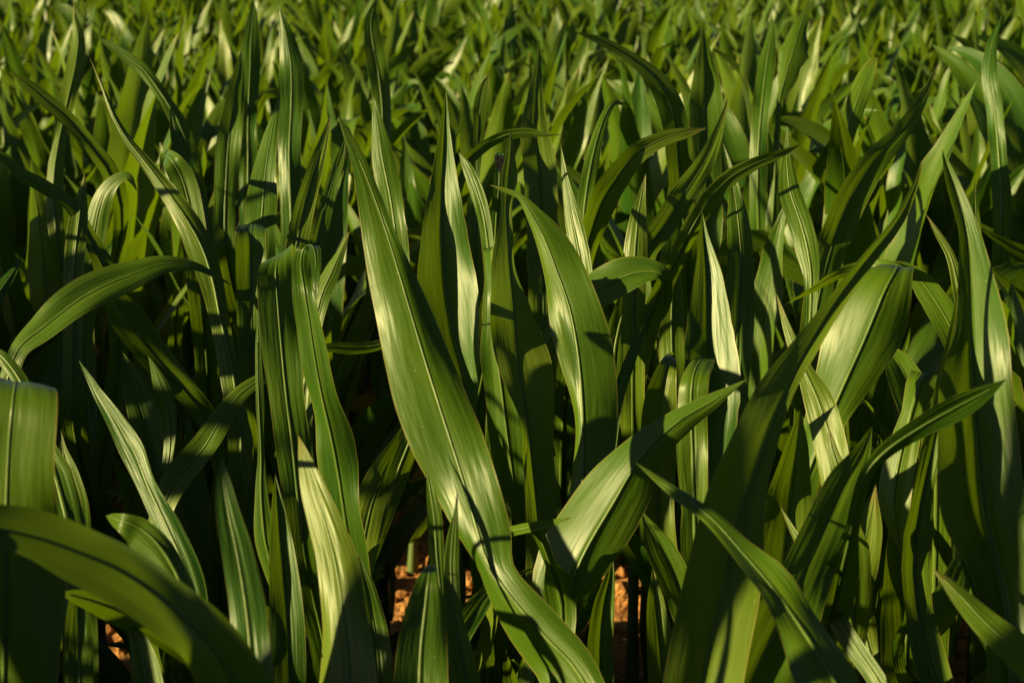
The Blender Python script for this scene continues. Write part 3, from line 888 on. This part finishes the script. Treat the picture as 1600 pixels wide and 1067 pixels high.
ZONES = [
    (2.7, 'short shaded maize plant low between the tall front ones', 'short maize plants under the front ones'),
    (4.3, 'softly blurred maize plant just behind the sharp blades', 'maize plants behind the sharp ones'),
    (7.5, 'blurred maize plant in the middle distance of the field', 'maize plants in the middle distance'),
    (99, 'small strongly blurred maize plant far back near the top edge', 'far maize plants near the top edge'),
]
far = []
n_ind = 0
for (y, x) in inf:
    if len(hero_xy) and np.min(np.hypot(hero_xy[:, 0] - x, hero_xy[:, 1] - y)) < 0.07:
        continue
    if y < 3.3 and soil_window(x, y, 1):
        continue
    sc = r.uniform(0.86, 1.08)
    if y < 1.75:
        continue
    elif y < 2.1:
        sc *= 0.50
    elif y < 2.75:
        sc *= 0.66
    elif y < 3.2:
        sc *= 0.86
    elif y > 6:
        sc *= 0.88
    if y < 5 and in_sun_path(x, y, 1.0 * sc, 0.07, SUNNY[-5:]):
        continue
    if 2.75 < y < 4.2 and in_sun_path(x, y, 1.08 * sc, 0.10):
        continue
    if n_ind >= budget:
        far.append((x, y, sc))
        continue
    for attempt in range(8):
        ti = int(r.integers(0, NT))
        rz = r.uniform(0, 6.28)
        if y > 5:
            break
        cz, sz_ = math.cos(rz) * sc, math.sin(rz) * sc
        P = np.vstack([V for (V, q, uv) in LOW[ti]]) @ np.array([[cz, -sz_, 0], [sz_, cz, 0], [0, 0, sc]]).T + np.array([x, y, 0])
        if not hides_soil(P):
            break
    else:
        continue
    n_ind += 1
    z = next(k for k in ZONES if y < k[0])
    px = proj(np.array([x, y, 0.9]))[0]
    side = 'left third' if px < 533 else ('right third' if px > 1067 else 'middle third')
    root = plant_root(x, y, z[1] + ', ' + side, z[2] + ', ' + side)
    root.rotation_euler = (r.normal(0, 0.05), r.normal(0, 0.05), rz)
    root.scale = (sc, sc, sc)
    link('stalk', t_stalk[ti], root)
    for a, b in zip(t_leaf[ti], t_rib[ti]):
        o = link('leaf', a, root)
        if y < 4.3:
            link('midrib', b, o)

# everything past the individual plants: farther back, and the field round about the picture
CAST = 1.32  # unseen plants beside the front ones enlarged to throw more shade on them
V_all, Q_all, U_all = [], [], []
base = 0
far += [(x, y, r.uniform(0.86, 1.08) * ((1.45 if (y, x) in TALL_CASTERS else CAST) if y < 3.4 else 1.0)) for (y, x) in out_]
out_set = {(x, y) for (y, x) in out_}
for (x, y, sc) in far:
    if y < 4.2 and (y, x) not in TALL_CASTERS and in_sun_path(x, y, 1.08 * sc):
        continue
    ti = int(r.integers(0, NT))
    for attempt in range(24):
        a = r.uniform(0, 6.28)
        ca, sa = math.cos(a) * sc, math.sin(a) * sc
        Rm = np.array([[ca, -sa, 0], [sa, ca, 0], [0, 0, sc]])
        if (x, y) not in out_set or y > 4.5:
            break
        # the taller plants beside the picture must not lean into it
        P = np.vstack([V for (V, q, uv) in LOW[ti]]) @ Rm.T + np.array([x, y, 0])
        px, py, dd = proj(P)
        if not np.any((dd > 0.05) & (px > -25) & (px < 1625) & (py > -25) & (py < 1090)):
            break
        ti = int(r.integers(0, NT))
    else:
        continue
    for (V, q, uv) in LOW[ti]:
        V_all.append(V @ Rm.T + np.array([x, y, 0]))
        Q_all.append(q + base)
        U_all.append(uv)
        base += len(V)
crop = link('maize_crop', mesh_from('maize_crop', np.vstack(V_all), np.vstack(Q_all), np.vstack(U_all), LEAF_FAR))
crop['kind'] = 'stuff'
crop['label'] = 'mass of green maize farther back and all round the field'
crop['category'] = 'maize crop'

# ------------------------------------------------------------------ soil
def soil_h(x, y):
    h = np.zeros_like(x)
    rr = np.random.default_rng(5)
    for k, (f, a) in enumerate(((2.2, .016), (6, .010), (14, .008), (31, .006), (60, .004))):
        for _ in range(3):
            t = rr.uniform(0, 6.28)
            h += a * 0.5 * np.sin(f * (x * math.cos(t) + y * math.sin(t)) * 2 + rr.uniform(0, 6.28))
    return h


def axis(lo, hi, step, reach):
    a = np.arange(lo, hi + 1e-6, step)
    g = np.geomspace(step * 2, reach, 26)
    return np.concatenate([lo - g[::-1], a, hi + g])


xs, ys = axis(-2.0, 2.0, 0.022, 400), axis(1.4, 6.0, 0.022, 400)
gx, gy = np.meshgrid(xs, ys, indexing='ij')
inside = (np.abs(gx) < 2.3) & (gy > 1.1) & (gy < 6.3)
gz = np.where(inside, soil_h(gx, gy), 0.0)
V = np.stack([gx.ravel(), gy.ravel(), gz.ravel()], 1)
q = grid_quads(len(xs), len(ys))[:, ::-1]
ground = link('ground', mesh_from('ground', V, q, None, SOIL))
ground['kind'] = 'structure'

ph = (1 + 5 ** 0.5) / 2
ico = unit(np.array([(-1, ph, 0), (1, ph, 0), (-1, -ph, 0), (1, -ph, 0), (0, -1, ph), (0, 1, ph), (0, -1, -ph), (0, 1, -ph),
                     (ph, 0, -1), (ph, 0, 1), (-ph, 0, -1), (-ph, 0, 1)], float))
icf = np.array([(0, 11, 5), (0, 5, 1), (0, 1, 7), (0, 7, 10), (0, 10, 11), (1, 5, 9), (5, 11, 4), (11, 10, 2), (10, 7, 6), (7, 1, 8),
                (3, 9, 4), (3, 4, 2), (3, 2, 6), (3, 6, 8), (3, 8, 9), (4, 9, 5), (2, 4, 11), (6, 2, 10), (8, 6, 7), (9, 8, 1)])
# one subdivision
ed, vv, ff = {}, list(ico), []
def mid(a, b):
    k = (min(a, b), max(a, b))
    if k not in ed:
        ed[k] = len(vv)
        vv.append((vv[a] + vv[b]) / np.linalg.norm(vv[a] + vv[b]))
    return ed[k]
for a, b, c in icf:
    ab, bc, ca = mid(a, b), mid(b, c), mid(c, a)
    ff += [(a, ab, ca), (b, bc, ab), (c, ca, bc), (ab, bc, ca)]
vv, ff = np.array(vv), np.array(ff)
rc = np.random.default_rng(77)
n = 5200
cx, cy = rc.uniform(-1.7, 1.7, n), rc.uniform(2.2, 5.6, n)
sz = 0.004 + 0.022 * rc.random(n) ** 3.2
cz = soil_h(cx, cy) + sz * 0.25
VV = (vv[None] * (1 + rc.normal(0, 0.13, (n, len(vv), 1))) * (sz[:, None] * rc.uniform(0.7, 1.25, (n, 3)))[:, None]
      + np.stack([cx, cy, cz], 1)[:, None]).reshape(-1, 3)
FF = (ff[None] + (np.arange(n) * len(vv))[:, None, None]).reshape(-1, 3)
clods = link('soil_clods', mesh_from('soil_clods', VV, FF, None, SOIL, smooth=False))
clods['kind'] = 'stuff'
clods['label'] = 'loose orange-brown crumbs and clods of dry soil between the plants'
clods['category'] = 'soil clods'

# ------------------------------------------------------------------ light
sd = SUNV
from mathutils import Vector
sun_d = D.lights.new('sun', 'SUN')
sun_d.energy = 5.0
sun_d.angle = math.radians(0.5)
sun_d.color = (1.0, 0.83, 0.36)
sun = D.objects.new('sun', sun_d)
COL.objects.link(sun)
sun.rotation_euler = Vector(sd).to_track_quat('Z', 'Y').to_euler()

w = D.worlds.new('World')
scene.world = w
w.use_nodes = True
nt = w.node_tree
nt.nodes.clear()
sky = nt.nodes.new('ShaderNodeTexSky')
sky.sky_type = 'NISHITA'
sky.sun_disc = False
sky.sun_elevation = EL
sky.sun_rotation = AZ
sky.air_density = 0.25
sky.dust_density = 0.3
bg = nt.nodes.new('ShaderNodeBackground')
bg.inputs['Strength'].default_value = 0.055
wo = nt.nodes.new('ShaderNodeOutputWorld')
nt.links.new(sky.outputs[0], bg.inputs[0])
nt.links.new(bg.outputs[0], wo.inputs[0])

scene.view_settings.view_transform = 'Standard'
scene.view_settings.look = 'None'
scene.view_settings.exposure = 1.27
scene.view_settings.gamma = 1.0
scene.render.engine = 'CYCLES'
scene.cycles.max_bounces = 6
scene.cycles.diffuse_bounces = 3
scene.cycles.glossy_bounces = 2
scene.cycles.transmission_bounces = 3
print('individual grown plants', n_ind, 'front plants', len(hero_xy), 'in stuff', len(far))
